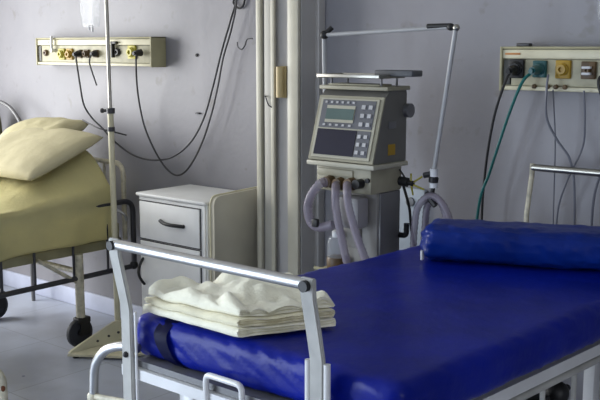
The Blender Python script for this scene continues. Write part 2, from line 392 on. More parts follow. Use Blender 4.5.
cable('power_cable', [(-4.72, 3.50, 1.27), (-4.66, 3.48, 1.262), (-4.58, 3.46, 1.250), (-4.50, 3.45, 1.235), (-4.42, 3.47, 1.222), (-4.34, 3.52, 1.20)], .0045, GC, 'thin dark cord crossing above the corner of the cream pillow')
cable('power_cable', [(-1.945, 3.60, 1.60), (-1.955, 3.575, 1.565), (-1.995, 3.57, 1.44), (-2.03, 3.585, 1.30), (-2.06, 3.61, 1.16), (-2.08, 3.63, 1.0), (-2.085, 3.64, .7), (-2.12, 3.65, .3)], .0055, BLACK, 'black cable hanging from the leftmost outlet of the right panel', plug=((-1.945, 3.628, RZ+.002), (-1.945, 3.58, RZ-.004)))
cable('oxygen_tube', [(-1.85, 3.60, 1.60), (-1.88, 3.575, 1.56), (-1.925, 3.57, 1.45), (-1.97, 3.565, 1.31), (-2.02, 3.575, 1.17), (-2.07, 3.585, 1.03), (-2.10, 3.60, .7), (-2.09, 3.62, .3)], .0065, TEAL, 'teal gas tube running down beside the black cable', 'tube', plug=((-1.84, 3.63, RZ+.003), (-1.84, 3.575, RZ-.002)), plugm=TEALP)
cable('suction_tube', [(-1.78, 3.60, 1.59), (-1.775, 3.58, 1.53), (-1.77, 3.58, 1.42), (-1.73, 3.60, 1.33), (-1.68, 3.62, 1.25), (-1.66, 3.63, 1.12), (-1.655, 3.64, .8), (-1.65, 3.65, .4)], .005, HOSES, 'grey tube curving from beside the teal outlet down behind the bed rail', 'tube')
cable('suction_tube', [(-1.762, 3.61, 1.53), (-1.758, 3.62, 1.44), (-1.757, 3.64, 1.3), (-1.757, 3.65, 1.0), (-1.75, 3.66, .5)], .0032, HOSES, 'thin straight grey tube dropping from below the yellow outlet', 'tube')
cable('suction_tube', [(-1.63, 3.61, 1.53), (-1.625, 3.62, 1.40), (-1.64, 3.64, 1.30), (-1.70, 3.65, 1.17), (-1.74, 3.66, 1.05), (-1.75, 3.66, .9)], .004, HOSES, 'grey tube from below the brown outlet bending to the left', 'tube')
cable('suction_tube', [(-1.47, 3.61, 1.55), (-1.44, 3.60, 1.42), (-1.46, 3.61, 1.32), (-1.53, 3.62, 1.24), (-1.575, 3.63, 1.12), (-1.585, 3.64, .9), (-1.58, 3.65, .5)], .0055, HOSES, 'grey tube sweeping in from the right picture edge behind the bed rail', 'tube')
cable('power_cable', [(-1.54, 3.60, 1.60), (-1.555, 3.575, 1.58), (-1.55, 3.57, 1.54), (-1.52, 3.58, 1.48), (-1.48, 3.6, 1.45)], .006, BLACK, 'short black curled lead at the right edge under the right panel', plug=((-1.50, 3.63, RZ), (-1.525, 3.585, RZ)))

# ---------------------------------------------------------------- bedside cabinet and panel
t = root('bedside_cabinet', (-3.76, 3.53, 0), 'off-white metal bedside cabinet with drawer, against the wall left of the pillar', 'cabinet')
cx0, cx1, cy0, cy1, ch = -4.035, -3.50, 3.33, 3.73, .922
one('body', CAB, t, lambda bm: (box(bm, cx0, cx1, cy0+.016, cy1, .06, ch-.018, .004), ))
one('top', CAB, t, lambda bm: box(bm, cx0-.006, cx1+.004, cy0-.004, cy1, ch-.018, ch, .006, 3))
one('foot', BLACK, t, lambda bm: [box(bm, x, x+.04, y, y+.04, 0, .06) for x in (cx0+.02, cx1-.06) for y in (cy0+.03, cy1-.06)])
GAP = mat('shadow_gap', (70, 70, 72), .7)
one('front_frame', CAB, t, lambda bm: box(bm, cx0+.012, cx1-.012, cy0+.008, cy0+.017, .08, ch-.024))
one('panel_gap', GAP, t, lambda bm: (box(bm, cx0+.016, cx1-.039, cy0+.004, cy0+.0085, ch-.254, ch-.039), box(bm, cx0+.016, cx1-.039, cy0+.004, cy0+.0085, .084, ch-.257)), label='dark gap line round drawer and door')
d = one('drawer', CAB, t, lambda bm: box(bm, cx0+.022, cx1-.045, cy0-.002, cy0+.012, ch-.248, ch-.045, .003))
def bowh(a, b, out, n):
    a = Vector(a); b = Vector(b); pts = [a+Vector((0, .01, 0))]
    for k in range(9):
        q = k/8; pts.append(a.lerp(b, q)+Vector((0, -out*math.sin(math.pi*q), 0)))
    pts.append(b+Vector((0, .01, 0))); return pts
one('handle', BLACK, d, lambda bm: tube(bm, bowh((-3.84, cy0-.006, ch-.135), (-3.66, cy0-.006, ch-.145), .03, 8), .010, 10), label='dark bow handle')
d = one('door', CAB, t, lambda bm: box(bm, cx0+.022, cx1-.045, cy0-.002, cy0+.012, .09, ch-.262, .003))
one('handle', BLACK, d, lambda bm: tube(bm, bowh((-3.99, cy0-.006, .56), (-3.985, cy0-.006, .42), .035, 8), .008, 10), label='black bow handle')
# curved end panel
t = root('bedside_screen_panel', (-3.45, 3.5, 0), 'beige side board with one rounded top corner, between cabinet and pillar', 'panel')
def pan(x0, x1, grow=0):
    def f(bm):
        pts = fillet([(x0, 3.335-grow, .02), (x0, 3.335-grow, .953+grow), (x0, 3.735, .965+grow)], .05, 8)+[Vector((x0, 3.735, .02))]
        prism(bm, pts, (x1-x0, 0, 0))
    return f
one('board', PANEL, t, pan(-3.465, -3.440))
one('edge_band', CREAM, t, pan(-3.468, -3.462, .006), label='cream edge band')
one('foot', BLACK, t, lambda bm: (box(bm, -3.47, -3.44, 3.36, 3.40, 0, .02), box(bm, -3.47, -3.44, 3.68, 3.72, 0, .02)))
one('latch', DARK, t, lambda bm: box(bm, -3.472, -3.466, 3.345, 3.37, .915, .94, .002), label='dark latch at the corner')

# ---------------------------------------------------------------- infusion pole
t = root('infusion_pole', (-4.283, 3.37, 0), 'thin cream infusion pole standing at the head of the left bed', 'pole')
one('base_plate', CREAM, t, lambda bm: prism(bm, [(-4.30, 3.03, .012), (-4.02, 3.22, .012), (-4.0, 3.33, .012), (-4.25, 3.47, .03), (-4.33, 3.42, .03), (-4.27, 3.25, .02)], (0, 0, .012)))
one('gusset', CREAM, t, lambda bm: prism(bm, [(-4.325, 3.05, .022), (-4.27, 3.385, .022), (-4.27, 3.385, .15), (-4.28, 3.33, .15), (-4.325, 3.07, .035)], (.018, -.003, 0)), label='cream triangular gusset')
one('foot_pad', BLACK, t, lambda bm: [cyl(bm, (x, y, 0), (x, y, .014), .018, 14) for x, y in ((-4.28, 3.07), (-4.06, 3.25), (-4.29, 3.42))])
one('bolt', DARK, t, lambda bm: [cyl(bm, (x-.004, y, z), (x+.008, y, z), .007, 10) for x, y, z in ((-4.282, 3.22, .06), (-4.270, 3.29, .075), (-4.258, 3.35, .085))])
one('lower_pole', CREAM, t, lambda bm: cyl(bm, (-4.283, 3.37, .02), (-4.29, 3.37, 1.35), .017, 16))
one('upper_pole', STEEL, t, lambda bm: cyl(bm, (-4.29, 3.37, 1.3), (-4.297, 3.37, 2.12), .0105, 16))
one('clamp', DARK, t, lambda bm: (cyl(bm, (-4.288, 3.37, 1.335), (-4.288, 3.37, 1.365), .024, 14), cyl(bm, (-4.288, 3.37, 1.235), (-4.288, 3.37, 1.26), .021, 14), cyl(bm, (-4.288, 3.37, 1.35), (-4.33, 3.35, 1.35), .009, 10), ball(bm, (-4.335, 3.348, 1.35), .014)))
one('hanger_hook', STEEL, t, lambda bm: (tube(bm, [(-4.297, 3.37, 2.10), (-4.35, 3.375, 2.14), (-4.43, 3.38, 2.13), (-4.46, 3.38, 2.09), (-4.475, 3.38, 2.11)], .004, 8, 5), tube(bm, [(-4.297, 3.37, 2.10), (-4.24, 3.375, 2.14), (-4.16, 3.38, 2.13), (-4.14, 3.38, 2.10)], .004, 8, 5)))
t = root('infusion_bag', (-4.46, 3.38, 1.80), 'clear plastic infusion bag hanging on the thin cream pole, top left', 'infusion bag')
def bag(bm, c, w_, h_, th):
    n, m_ = 14, 16; rows = []
    for i in range(m_+1):
        v = i/m_; row = []
        for k in range(2*n):
            a = 2*math.pi*k/(2*n); e = min(1, 6*v*(1-v)+.15)
            row.append(bm.verts.new((c[0]+w_/2*math.copysign(abs(math.cos(a))**.5, math.cos(a))*(.86+.14*math.sin(math.pi*v)), c[1]+th*math.sin(a)*e+.006*nz(k, i, 0, .7), c[2]+v*h_)))
        rows.append(row)
    for a, b in zip(rows, rows[1:]):
        for k in range(2*n): bm.faces.new((a[k], a[(k+1) % (2*n)], b[(k+1) % (2*n)], b[k]))
    bm.faces.new(rows[0][::-1]); bm.faces.new(rows[-1])
one('pouch', CLEAR, t, lambda bm: bag(bm, (-4.455, 3.38, 1.81), .17, .26, .02))
one('hanging_loop', CLEAR, t, lambda bm: tube(bm, [(-4.49, 3.38, 2.07), (-4.485, 3.38, 2.10), (-4.46, 3.38, 2.095), (-4.435, 3.38, 2.10), (-4.43, 3.38, 2.07)], .004, 8, 4))
one('outlet_port', LABELW, t, lambda bm: (cyl(bm, (-4.44, 3.38, 1.785), (-4.44, 3.38, 1.82), .006, 10), cyl(bm, (-4.47, 3.38, 1.795), (-4.47, 3.38, 1.82), .006, 10)))
t = root('infusion_bottle', (-1.575, 3.71, 1.78), 'clear bottle hanging on the wall above the right panel, right picture edge', 'infusion bottle')
one('bottle_body', CLEAR, t, lambda bm: lathe(bm, [(.012, 1.775), (.028, 1.79), (.042, 1.81), (.045, 1.84), (.045, 2.0), (.03, 2.03), (.014, 2.045)], (-1.575, 3.685, 0), 'Z', 20))
one('wire_hanger', STEEL, t, lambda bm: tube(bm, [(-1.575, 3.75, 2.12), (-1.575, 3.70, 2.125), (-1.575, 3.685, 2.10), (-1.575, 3.685, 2.04)], .003, 8, 5))

# ---------------------------------------------------------------- left bed
LX, RX = -4.44, -5.32
def wheel(parent, c, r, m=TIRE, wdt=.03):
    o = one('wheel', m, parent, lambda bm: lathe(bm, [(r*.35, -wdt*.3), (r*.75, -wdt*.32), (r*.8, -wdt*.5), (r*.97, -wdt*.42), (r, 0), (r*.97, wdt*.42), (r*.8, wdt*.5), (r*.75, wdt*.32), (r*.35, wdt*.3)], c, 'X', 26))
    one('hub', BLACK, o, lambda bm: cyl(bm, (c[0]-wdt*.7, c[1], c[2]), (c[0]+wdt*.7, c[1], c[2]), r*.24, 14))
    return o
bed = root('hospital_bed', (-4.88, 2.4, 0), 'hospital bed on the left made up with a cream sheet, head at the wall', 'bed')
one('frame', CREAMD, bed, lambda bm: (box(bm, LX-.05, LX-.01, 1.35, 3.55, .53, .585, .005), box(bm, RX+.01, RX+.05, 1.35, 3.55, .53, .585, .005), box(bm, RX, LX-.01, 3.50, 3.55, .53, .585, .005), box(bm, RX, LX-.01, 1.35, 1.40, .53, .585, .005), [box(bm, RX, LX-.02, y, y+.05, .565, .59) for y in (1.7, 2.0, 2.3, 2.6, 2.9, 3.2)]))
for x in (LX+.02, RX+.03):
    for y in (3.215, 1.68):
        one('leg', CHIP, bed, lambda bm: tube(bm, [(x, y, .165), (x, y, .54)], .026, 14))
        one('caster_fork', BLACK, bed, lambda bm: (box(bm, x-.03, x+.03, y-.035, y+.05, .14, .175, .008), box(bm, x-.026, x-.02, y-.02, y+.045, .07, .15), box(bm, x+.02, x+.026, y-.02, y+.045, .07, .15)))
        wheel(bed, (x, y-.012, .085), .085)
        one('brace', CHIP, bed, lambda bm: tube(bm, [(x, y, .37), (x-.0, y-.27 if y > 3 else y+.27, .55)], .011, 10))
one('cross_bar', CHIP, bed, lambda bm: (cyl(bm, (LX+.02, 3.215, .44), (RX+.03, 3.215, .44), .016, 12), cyl(bm, (LX+.02, 1.68, .44), (RX+.03, 1.68, .44), .016, 12)))
one('crank_box', GREYM, bed, lambda bm: box(bm, -4.62, -4.47, 2.66, 2.76, .42, .535, .012), label='dark crank box')
for x, s in ((LX+.02, 1), (RX-.02, -1)):
    def rail(bm):
        tube(bm, fillet([(x, 1.5, .395), (x, 3.6, .405)], .05), .0155, 12)
        tube(bm, fillet([(x, 1.5, .395), (x, 1.42, .395), (x, 1.42, .80), (x, 3.615, .802), (x, 3.615, .43)], .07, 6), .0165, 12)
    rl = one('side_rail', DARK, bed, rail)
    for yy in (1.6, 1.97, 2.34, 2.72, 2.925, 3.18, 3.42):
        one('rail_bar', DARK, rl, lambda bm: cyl(bm, (x, yy, .395), (x, yy, .80), .0075, 10))
    one('knob', BLACK, rl, lambda bm: ball(bm, (x, 3.612, .41), .026))
one('head_bracket', CREAMD, bed, lambda bm: (box(bm, RX+.1, LX-.02, 3.44, 3.52, .66, .76, .006), box(bm, LX-.10, LX-.03, 3.4, 3.55, .58, .67, .006), box(bm, RX+.02, RX+.1, 3.4, 3.55, .58, .67, .006)))
one('head_lever', CHROME, bed, lambda bm: tube(bm, [(-4.47, 3.45, .80), (-4.40, 3.47, .77), (-4.36, 3.50, .74), (-4.36, 3.52, .70)], .008, 8, 5), label='chrome lever')
def hb(bm):
    tube(bm, fillet([(RX+.02, 3.6, .56), (RX+.02, 3.6, 1.02), (LX-.04, 3.6, 1.02), (LX-.04, 3.6, .56)], .08), .015, 12)
    for x in (-5.1, -4.88, -4.66): cyl(bm, (x, 3.6, .6), (x, 3.6, 1.02), .008, 10)
one('headboard', CHIP, bed, hb)
one('footboard', CHIP, bed, lambda bm: tube(bm, fillet([(RX+.03, 1.35, .4), (RX+.03, 1.35, 1.0), (LX-.03, 1.35, 1.0), (LX-.03, 1.35, .4)], .08), .015, 12))
def prof_z(y):
    if y < 2.62: return .80
    if y < 2.78: return .80+(y-2.62)**2/.16*.5*.36
    return .80+.0288+(y-2.78)*.40
def mattress(bm):
    ys = [1.42+i*.05 for i in range(42)]
    rows = []
    for y in ys:
        z = prof_z(y); rows.append([bm.verts.new(p) for p in ((RX+.05, y, z-.17), (RX+.03, y, z-.06), (RX+.06, y, z-.01), (LX-.20, y, z-.012), (LX-.165, y, z-.07), (LX-.16, y, z-.17))])
    for a, b in zip(rows, rows[1:]):
        for k in range(6): bm.faces.new((a[k], a[(k+1) % 6], b[(k+1) % 6], b[k]))
    bm.faces.new(rows[0]); bm.faces.new(rows[-1][::-1])
one('mattress', MATT, bed, mattress)
one('backrest_frame', DARK, bed, lambda bm: (tube(bm, [(LX-.12, 2.65, .6), (LX-.12, 3.48, .93)], .012, 10), tube(bm, [(RX+.1, 2.65, .6), (RX+.1, 3.48, .93)], .012, 10), tube(bm, [(LX-.12, 3.35, .88), (LX-.12, 3.2, .58)], .01, 10)))
def sheet(bm):
    ys = [1.45+i*(1.985/82) for i in range(83)]; rows = []
    for iy, y in enumerate(ys):
        z = prof_z(y)+.012; row = []
        hem = .588+.02*max(0, y-2.7)/.7+.012*math.sin(y*7)+.01*nz(y, 3, 0, 5)
        # far side drop, top, near side drop
        secs = []
        for k in range(9): secs.append((RX-.02, hem+(z-.03-hem)*k/8, 'f'))
        for k in range(1, 30): secs.append((RX-.0+(LX-.15-RX)*k/30, z, 't'))
        zr = .836+.30*max(0, z-.86)
        for k in range(1, 7): secs.append((LX-.15+.185*k/6, z+(zr-z)*(k/6)**1.1, 's'))
        for k in range(1, 15): secs.append((LX+.044, zr-.006-(zr-.006-hem)*k/14, 'n'))
        for j, (x, zz, kind) in enumerate(secs):
            if kind == 't':
                zz += .014*nz(x, y, 0, 7)+.006*abs(nz(x+y*.6, y*.3, 2, 14)) + .012*max(0, nz(x, y, 5, 4))
                zz -= .02*(max(0, ((RX+.06)-x)/.06)**2)
            elif kind == 's':
                zz += .006*nz(x, y, 0, 9)
            else:
                dn = min(1, (z-zz)/max(.05, z-hem)); s = 1 if kind == 'n' else -1
                x += s*(.016*math.sin(y*9+3*nz(y, zz, 0, 2))*dn+.018*nz(y, zz*1.2, 3, 4)*dn+.02*abs(nz(y+zz*.8, zz*.2, 7, 6))*dn)
            yy = y
            if iy > 78 and kind != 't': yy = y+.01*nz(zz, 0, 0, 9)
            row.append(bm.verts.new((x, yy, zz)))
        rows.append(row)
    # head end drop
    last = rows[-1]
    for k in range(1, 7):
        row = []
        for v in last:
            zt = v.co.z; lim = max(zt-.09*k/6, .585) if zt > .60 else zt
            row.append(bm.verts.new((v.co.x-(0 if abs(v.co.x+4.9) < .42 else 0), last[0].co.y+.012+.01*nz(v.co.x, k, 0, 6), lim)))
        rows.append(row)
    for a, b in zip(rows, rows[1:]):
        for k in range(len(a)-1):
            bm.faces.new((a[k], a[k+1], b[k+1], b[k]))
bm = B(); sheet(bm)
bmesh.ops.solidify(bm, geom=bm.faces[:], thickness=.003)
so = fin('bed_sheet', bm, SHEET, base=(-4.88, 2.4, .8), label='cream yellow sheet draped over the left hospital bed', cat='sheet', angle=180)
# pillow
def cushion(bm, L_, W_, Hh, M, nu=40, nv=26, wr=.006, sc=9, e=.38, seed=0):
    """soft pillow; M places it (local x length, y width, z up, base at z=0)"""
    top, bot = [], []
    for i in range(nu+1):
        u = -1+2*i/nu; a, b = [], []
        for j in range(nv+1):
            v = -1+2*j/nv
            cu = (1-abs(u)**4); cv = (1-abs(v)**3); h = max(0, cu*cv)**e
            pin = 1-.045*(abs(u)**2)*(1-abs(v)) ; pin2 = 1-.05*(abs(v)**2)*(1-abs(u))
            x = u*L_/2*pin2; y = v*W_/2*pin
            w1 = wr*(nz(x+seed, y, 0, sc)+.6*nz(x, y+seed, 3, sc*2.3))*min(1, h*1.6)
            w1 += wr*1.1*abs(nz(x*.5+y, x-y*.4, seed, sc*1.3))*(1-h)*2*min(1, h*4)
            a.append(bm.verts.new(M @ Vector((x, y, Hh*.32+Hh*.68*h+w1)))); b.append(bm.verts.new(M @ Vector((x*.985, y*.985, Hh*.28*(1-h)))) if 0 < i < nu and 0 < j < nv else a[-1])
        top.append(a); bot.append(b)
    for i in range(nu):
        for j in range(nv):
            bm.faces.new((top[i][j], top[i+1][j], top[i+1][j+1], top[i][j+1]))
            q = [bot[i][j], bot[i][j+1], bot[i+1][j+1], bot[i+1][j]]
            if len(set(q)) == 4:
                try: bm.faces.new(q)
                except ValueError: pass
Mx = Matrix.Translation((-4.87, 3.235, prof_z(3.235)+.036)) @ Matrix.Rotation(math.atan(.40), 4, 'X')
bm = B(); cushion(bm, .76, .54, .115, Mx, wr=.008, sc=4.5)
fin('pillow', bm, PILLOW, base=(-4.86, 3.19, prof_z(3.19)+.03), label='cream pillow lying on the raised head of the left bed', cat='pillow', angle=180)
# crumpled fold of cloth behind the pillow
Mx = Matrix.Translation((-5.09, 3.47, prof_z(3.45)+.03)) @ Matrix.Rotation(math.atan(.40), 4, 'X') @ Matrix.Rotation(.12, 4, 'Z')
bm = B(); cushion(bm, .56, .30, .12, Mx, wr=.014, sc=6, seed=5)
fin('rolled_blanket', bm, mat('pale_cream_blanket', (190, 182, 146), .92, bump=.4, bscale=30), base=(-5.08, 3.40, prof_z(3.40)), label='crumpled cream blanket tucked behind the pillow on the left bed', cat='blanket', angle=180)
# arched stand beyond the left bed
t = root('tube_stand', (-5.75, 3.62, 0), 'grey arched tube stand behind the left bed, at the left picture edge', 'stand')
one('arch', GREYM, t, lambda bm: tube(bm, fillet([(-5.50, 3.62, .0), (-5.50, 3.62, 1.0), (-5.545, 3.62, 1.20), (-5.66, 3.62, 1.30), (-5.82, 3.62, 1.345), (-5.98, 3.62, 1.30), (-6.08, 3.62, 1.2), (-6.10, 3.62, 0)], .1), .0135, 12))
one('cross_bar', GREYM, t, lambda bm: cyl(bm, (-5.50, 3.62, .3), (-6.10, 3.62, .3), .01, 10))
one('back_panel', OLIVE, t, lambda bm: prism(bm, fillet([(-5.80, 3.60, .4), (-5.78, 3.60, 1.15), (-5.80, 3.60, 1.26), (-5.9, 3.60, 1.3), (-6.0, 3.60, 1.15), (-6.0, 3.60, .4)], .06), (0, .02, 0)), label='dark olive panel')
# worn stool at the left edge
t = root('tube_stool', (-3.35, 1.75, 0), 'worn cream tubular stool with rust spots, bottom left corner', 'stool')
SX, SY = -3.16, 1.93
one('seat_hoop', CHIP, t, lambda bm: tube(bm, fillet([(SX, SY, .0), (SX, SY, .46), (SX-.06, SY-.04, .51), (SX-.3, SY-.2, .51), (SX-.36, SY-.24, .46), (SX-.36, SY-.24, 0)], .05), .014, 12))
one('seat_hoop', CHIP, t, lambda bm: tube(bm, fillet([(SX+.0, SY-.42, .0), (SX, SY-.42, .46), (SX-.06, SY-.40, .51), (SX-.3, SY-.34, .51), (SX-.36, SY-.3, .46), (SX-.36, SY-.3, 0)], .05), .014, 12))
one('rust_patch', RUST, t, lambda bm: [ball(bm, (SX+dx+.004, SY-.008+dx*.6, z), .011, (.8, .8, 1.3)) for dx, z in ((-.05, .503), (0.003, .41), (0.003, .33), (0.003, .27))], label='rust spots')
one('seat', CHIP, t, lambda bm: cyl(bm, (SX-.2, SY-.26, .51), (SX-.2, SY-.26, .535), .14, 28))

# ---------------------------------------------------------------- ventilator
v = root('ventilator', (-2.48, 3.27, 0), 'grey mechanical ventilator on a wheeled stand, between pillar and blue bed', 'ventilator')
vx0, vx1 = -2.632, -2.292; zb, zt = 1.228, 1.495; yb0, yt0, yk = 3.12, 3.20, 3.35
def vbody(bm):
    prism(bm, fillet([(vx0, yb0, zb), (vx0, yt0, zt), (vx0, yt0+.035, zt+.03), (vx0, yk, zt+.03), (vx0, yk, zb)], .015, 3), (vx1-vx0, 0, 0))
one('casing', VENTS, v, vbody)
nrm = Vector((0, -(zt-zb), (yt0-yb0))).normalized()
def onface(u0, u1, w0, w1, d0, d1, bev=.0):
    """slab on the sloped front: u along X 0..1, w up the slope 0..1, d out of the face"""
    def f(bm):
        q = []
        for d in (d0, d1):
            for u, w_ in ((u0, w0), (u1, w0), (u1, w1), (u0, w1)):
                p = Vector((vx0+(vx1-vx0)*u, yb0+(yt0-yb0)*w_, zb+(zt-zb)*w_))+nrm*d
                q.append(bm.verts.new(p))
        for a in ((0, 1, 2, 3), (7, 6, 5, 4), (0, 4, 5, 1), (1, 5, 6, 2), (2, 6, 7, 3), (3, 7, 4, 0)): bm.faces.new([q[i] for i in a])
        if bev: bmesh.ops.bevel(bm, geom=[e for e in bm.edges if q[0] in e.verts or q[4] in e.verts or q[5] in e.verts or q[6] in e.verts or q[7] in e.verts], offset=bev, segments=2, affect='EDGES')
    return f
def multi(l):
    def f(bm):
        for a in l: onface(*a)(bm)
    return f
one('front_frame', VENT, v, multi([(0, 1, 0, 1, 0, .008)]), smooth=False)
bz = one('bezel', VENTF, v, multi([(.05, .95, .04, .955, .008, .014)]), smooth=False)
one('keypad_plate', KEYP, v, multi([(.09, .91, .50, .93, .014, .017)]), smooth=False, label='upper grey key plate')
one('lower_display', LCDD, v, multi([(.09, .70, .08, .475, .014, .018)]), smooth=False, label='dark lower display')
one('lower_keypad', KEYP, v, multi([(.71, .91, .08, .475, .014, .017)]), smooth=False)
sc = one('screen_frame', VENTF, v, multi([(.18, .62, .58, .84, .017, .020)]), smooth=False)
one('screen', LCD, sc, multi([(.185, .615, .625, .79, .020, .022)]), smooth=False, label='grey green screen')
keys = []
for k in range(6): keys.append((.14+k*.085, .175+k*.085, .875, .905, .017, .021))
for k in range(5): keys.append((.16+k*.10, .20+k*.10, .525, .555, .017, .021))
for k in keys: one('key', WHITEK, v, multi([k]), smooth=False)
for r_ in range(3):
    for c_ in range(2): one('key', WHITEK, v, multi([(.72+c_*.105, .775+c_*.105, .54+r_*.13, .60+r_*.13, .017, .023)]), smooth=False)
for r_ in range(3):
    for c_ in range(2): one('key', WHITEK, v, multi([(.735+c_*.095, .785+c_*.095, .12+r_*.12, .175+r_*.12, .017, .023)]), smooth=False)
one('top_cover', VENT, v, lambda bm: (box(bm, vx0-.008, vx1+.012, yt0-.005, yk+.01, zt+.028, zt+.045, .004), box(bm, vx0+.03, vx1-.04, yt0+.01, yk-.05, zt+.045, zt+.053, .003)))
one('bottom_ledge', VENTF, v, lambda bm: box(bm, vx0-.006, vx1+.010, yb0-.012, yk+.005, zb-.022, zb-.002, .004))
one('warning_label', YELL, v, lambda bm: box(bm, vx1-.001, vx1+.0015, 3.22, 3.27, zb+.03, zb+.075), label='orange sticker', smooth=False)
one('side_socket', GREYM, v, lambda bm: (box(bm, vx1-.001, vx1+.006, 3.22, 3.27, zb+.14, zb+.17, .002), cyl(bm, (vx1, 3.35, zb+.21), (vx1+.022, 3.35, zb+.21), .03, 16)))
tr = one('tray', STEEL, v, lambda bm: (box(bm, -2.645, -2.31, 3.18, 3.36, 1.572, 1.577, .002), [box(bm, *q, 1.572, 1.588, .002) for q in ((-2.645, -2.31, 3.18, 3.186), (-2.645, -2.31, 3.354, 3.36), (-2.316, -2.31, 3.18, 3.36), (-2.645, -2.639, 3.18, 3.36))]), label='steel tray on top')
one('tray_post', GREYM, v, lambda bm: [cyl(bm, (x, y, 1.535), (x, y, 1.574), .005, 10) for x in (-2.59, -2.33) for y in (3.22, 3.33)])
one('instrument_module', mat('slate_plastic', (84, 86, 90), .5), tr, lambda bm: box(bm, -2.39, -2.20, 3.25, 3.33, 1.580, 1.606, .006), label='slate grey module on the tray')
# lower unit
one('gas_block', VENT, v, lambda bm: (box(bm, -2.60, -2.31, 3.13, 3.35, 1.10, 1.207, .008), box(bm, -2.59, -2.40, 3.122, 3.132, 1.165, 1.195, .003)))
one('connector', BROWN, v, lambda bm: [lathe(bm, [(.028, .02), (.028, 0), (.022, -.01), (.024, -.03), (.014, -.032)], (x, 3.125, z), 'Y', 16) for x, z in ((-2.52, 1.14), (-2.465, 1.135), (-2.405, 1.14))], label='brown hose connectors')
one('dark_knob', BLACK, v, lambda bm: (cyl(bm, (-2.36, 3.135, 1.145), (-2.36, 3.09, 1.145), .02, 16), cyl(bm, (-2.325, 3.135, 1.16), (-2.325, 3.12, 1.16), .010, 16)))
one('column', mat('column_paint', (138, 136, 132), .5), v, lambda bm: (box(bm, -2.50, -2.32, 3.19, 3.35, .25, 1.102, .012), box(bm, -2.49, -2.40, 3.175, 3.192, .86, 1.07, .006)))
one('filter_box', mat('pale_grey_plastic', (150, 148, 150), .4, alpha=.9), v, lambda bm: (box(bm, -2.475, -2.345, 3.09, 3.172, .955, 1.09, .02), ), label='pale translucent filter box')
one('side_rail', GREYM, v, lambda bm: (box(bm, -2.322, -2.31, 3.2, 3.34, .3, 1.10, .003), ))
def foot(bm):
    for sx in (-1, 1):
        for sy in (-1, 1):
            tube(bm, [(-2.45, 3.27, .18), (-2.45+sx*.24, 3.27+sy*.2, .10)], .02, 10)
    box(bm, -2.60, -2.30, 3.12, 3.42, .16, .26, .02)
one('base', CREAMD, v, foot)
for sx in (-1, 1):
    for sy in (-1, 1): wheel(v, (-2.45+sx*.24, 3.27+sy*.2, .045), .045, BLACK, .025)
one('shelf', CREAMD, v, lambda bm: (box(bm, -2.57, -2.34, 3.09, 3.30, .745, .763, .006), tube(bm, fillet([(-2.575, 3.09, .765), (-2.34, 3.09, .765)], .02), .008, 10)))
hm = one('humidifier', CLEAR, v, lambda bm: lathe(bm, [(.036, .77), (.042, .78), (.042, .88), (.036, .90), (.02, .905), (.02, .92)], (-2.50, 3.15, 0), 'Z', 24))
one('humidifier_base', BROWN, hm, lambda bm: lathe(bm, [(.044, .766), (.045, .78), (.045, .81), (.042, .815)], (-2.50, 3.15, 0), 'Z', 24))
one('white_cap', LABELW, hm, lambda bm: lathe(bm, [(.022, .90), (.022, .925), (.014, .93)], (-2.50, 3.15, 0), 'Z', 20))
def hose(pts, r=.018):
    one('breathing_hose', HOSE, v, lambda bm: corrugated(bm, pts, r))
hose([(-2.52, 3.095, 1.14), (-2.53, 3.07, 1.135), (-2.57, 3.06, 1.083), (-2.588, 3.06, 1.025), (-2.57, 3.06, .967), (-2.52, 3.06, .952), (-2.46, 3.07, .97)])
hose([(-2.465, 3.095, 1.135), (-2.435, 3.055, 1.115), (-2.43, 3.05, 1.06), (-2.417, 3.05, .997), (-2.395, 3.05, .916), (-2.374, 3.05, .843), (-2.35, 3.05, .78), (-2.33, 3.06, .70)], .016)
hose([(-2.405, 3.095, 1.14), (-2.37, 3.05, 1.125), (-2.358, 3.04, 1.075), (-2.337, 3.04, 1.008), (-2.305, 3.04, .929), (-2.274, 3.04, .868), (-2.25, 3.05, .80), (-2.24, 3.06, .72)], .016)
one('water_trap', BLACK, v, lambda bm: box(bm, -2.545, -2.515, 3.03, 3.05, .955, .99, .005))
one('hose_hook', BLACK, v, lambda bm: (box(bm, -2.35, -2.335, 3.35, 3.375, .91, 1.0, .005), tube(bm, fillet([(-2.345, 3.36, .92), (-2.32, 3.34, .905), (-2.275, 3.34, .905), (-2.275, 3.34, .96)], .02), .012, 10)), label='black plastic hook')
one('gas_lead', BLACK, v, lambda bm: tube(bm, [(-2.31, 3.36, 1.12), (-2.29, 3.38, 1.02), (-2.28, 3.385, .92), (-2.26, 3.39, .82), (-2.25, 3.40, .6), (-2.29, 3.38, .3)], .006, 8, 6))
va = one('side_valve', BLACK, v, lambda bm: (cyl(bm, (-2.315, 3.335, 1.14), (-2.275, 3.345, 1.135), .020, 14), cyl(bm, (-2.275, 3.345, 1.135), (-2.25, 3.35, 1.13), .012, 12), tube(bm, [(-2.28, 3.345, 1.14), (-2.31, 3.33, 1.19)], .004, 8)), label='black side valve')
one('valve_spoke', YELLG, va, lambda bm: [tube(bm, [(-2.26, 3.345, 1.13), (-2.26+dx*.8, 3.345+dx*.5, 1.13+dz*.8)], .004, 8) for dx, dz in ((.05, .04), (.06, -.03), (.0, .055), (.01, -.06))], label='yellow green spokes')
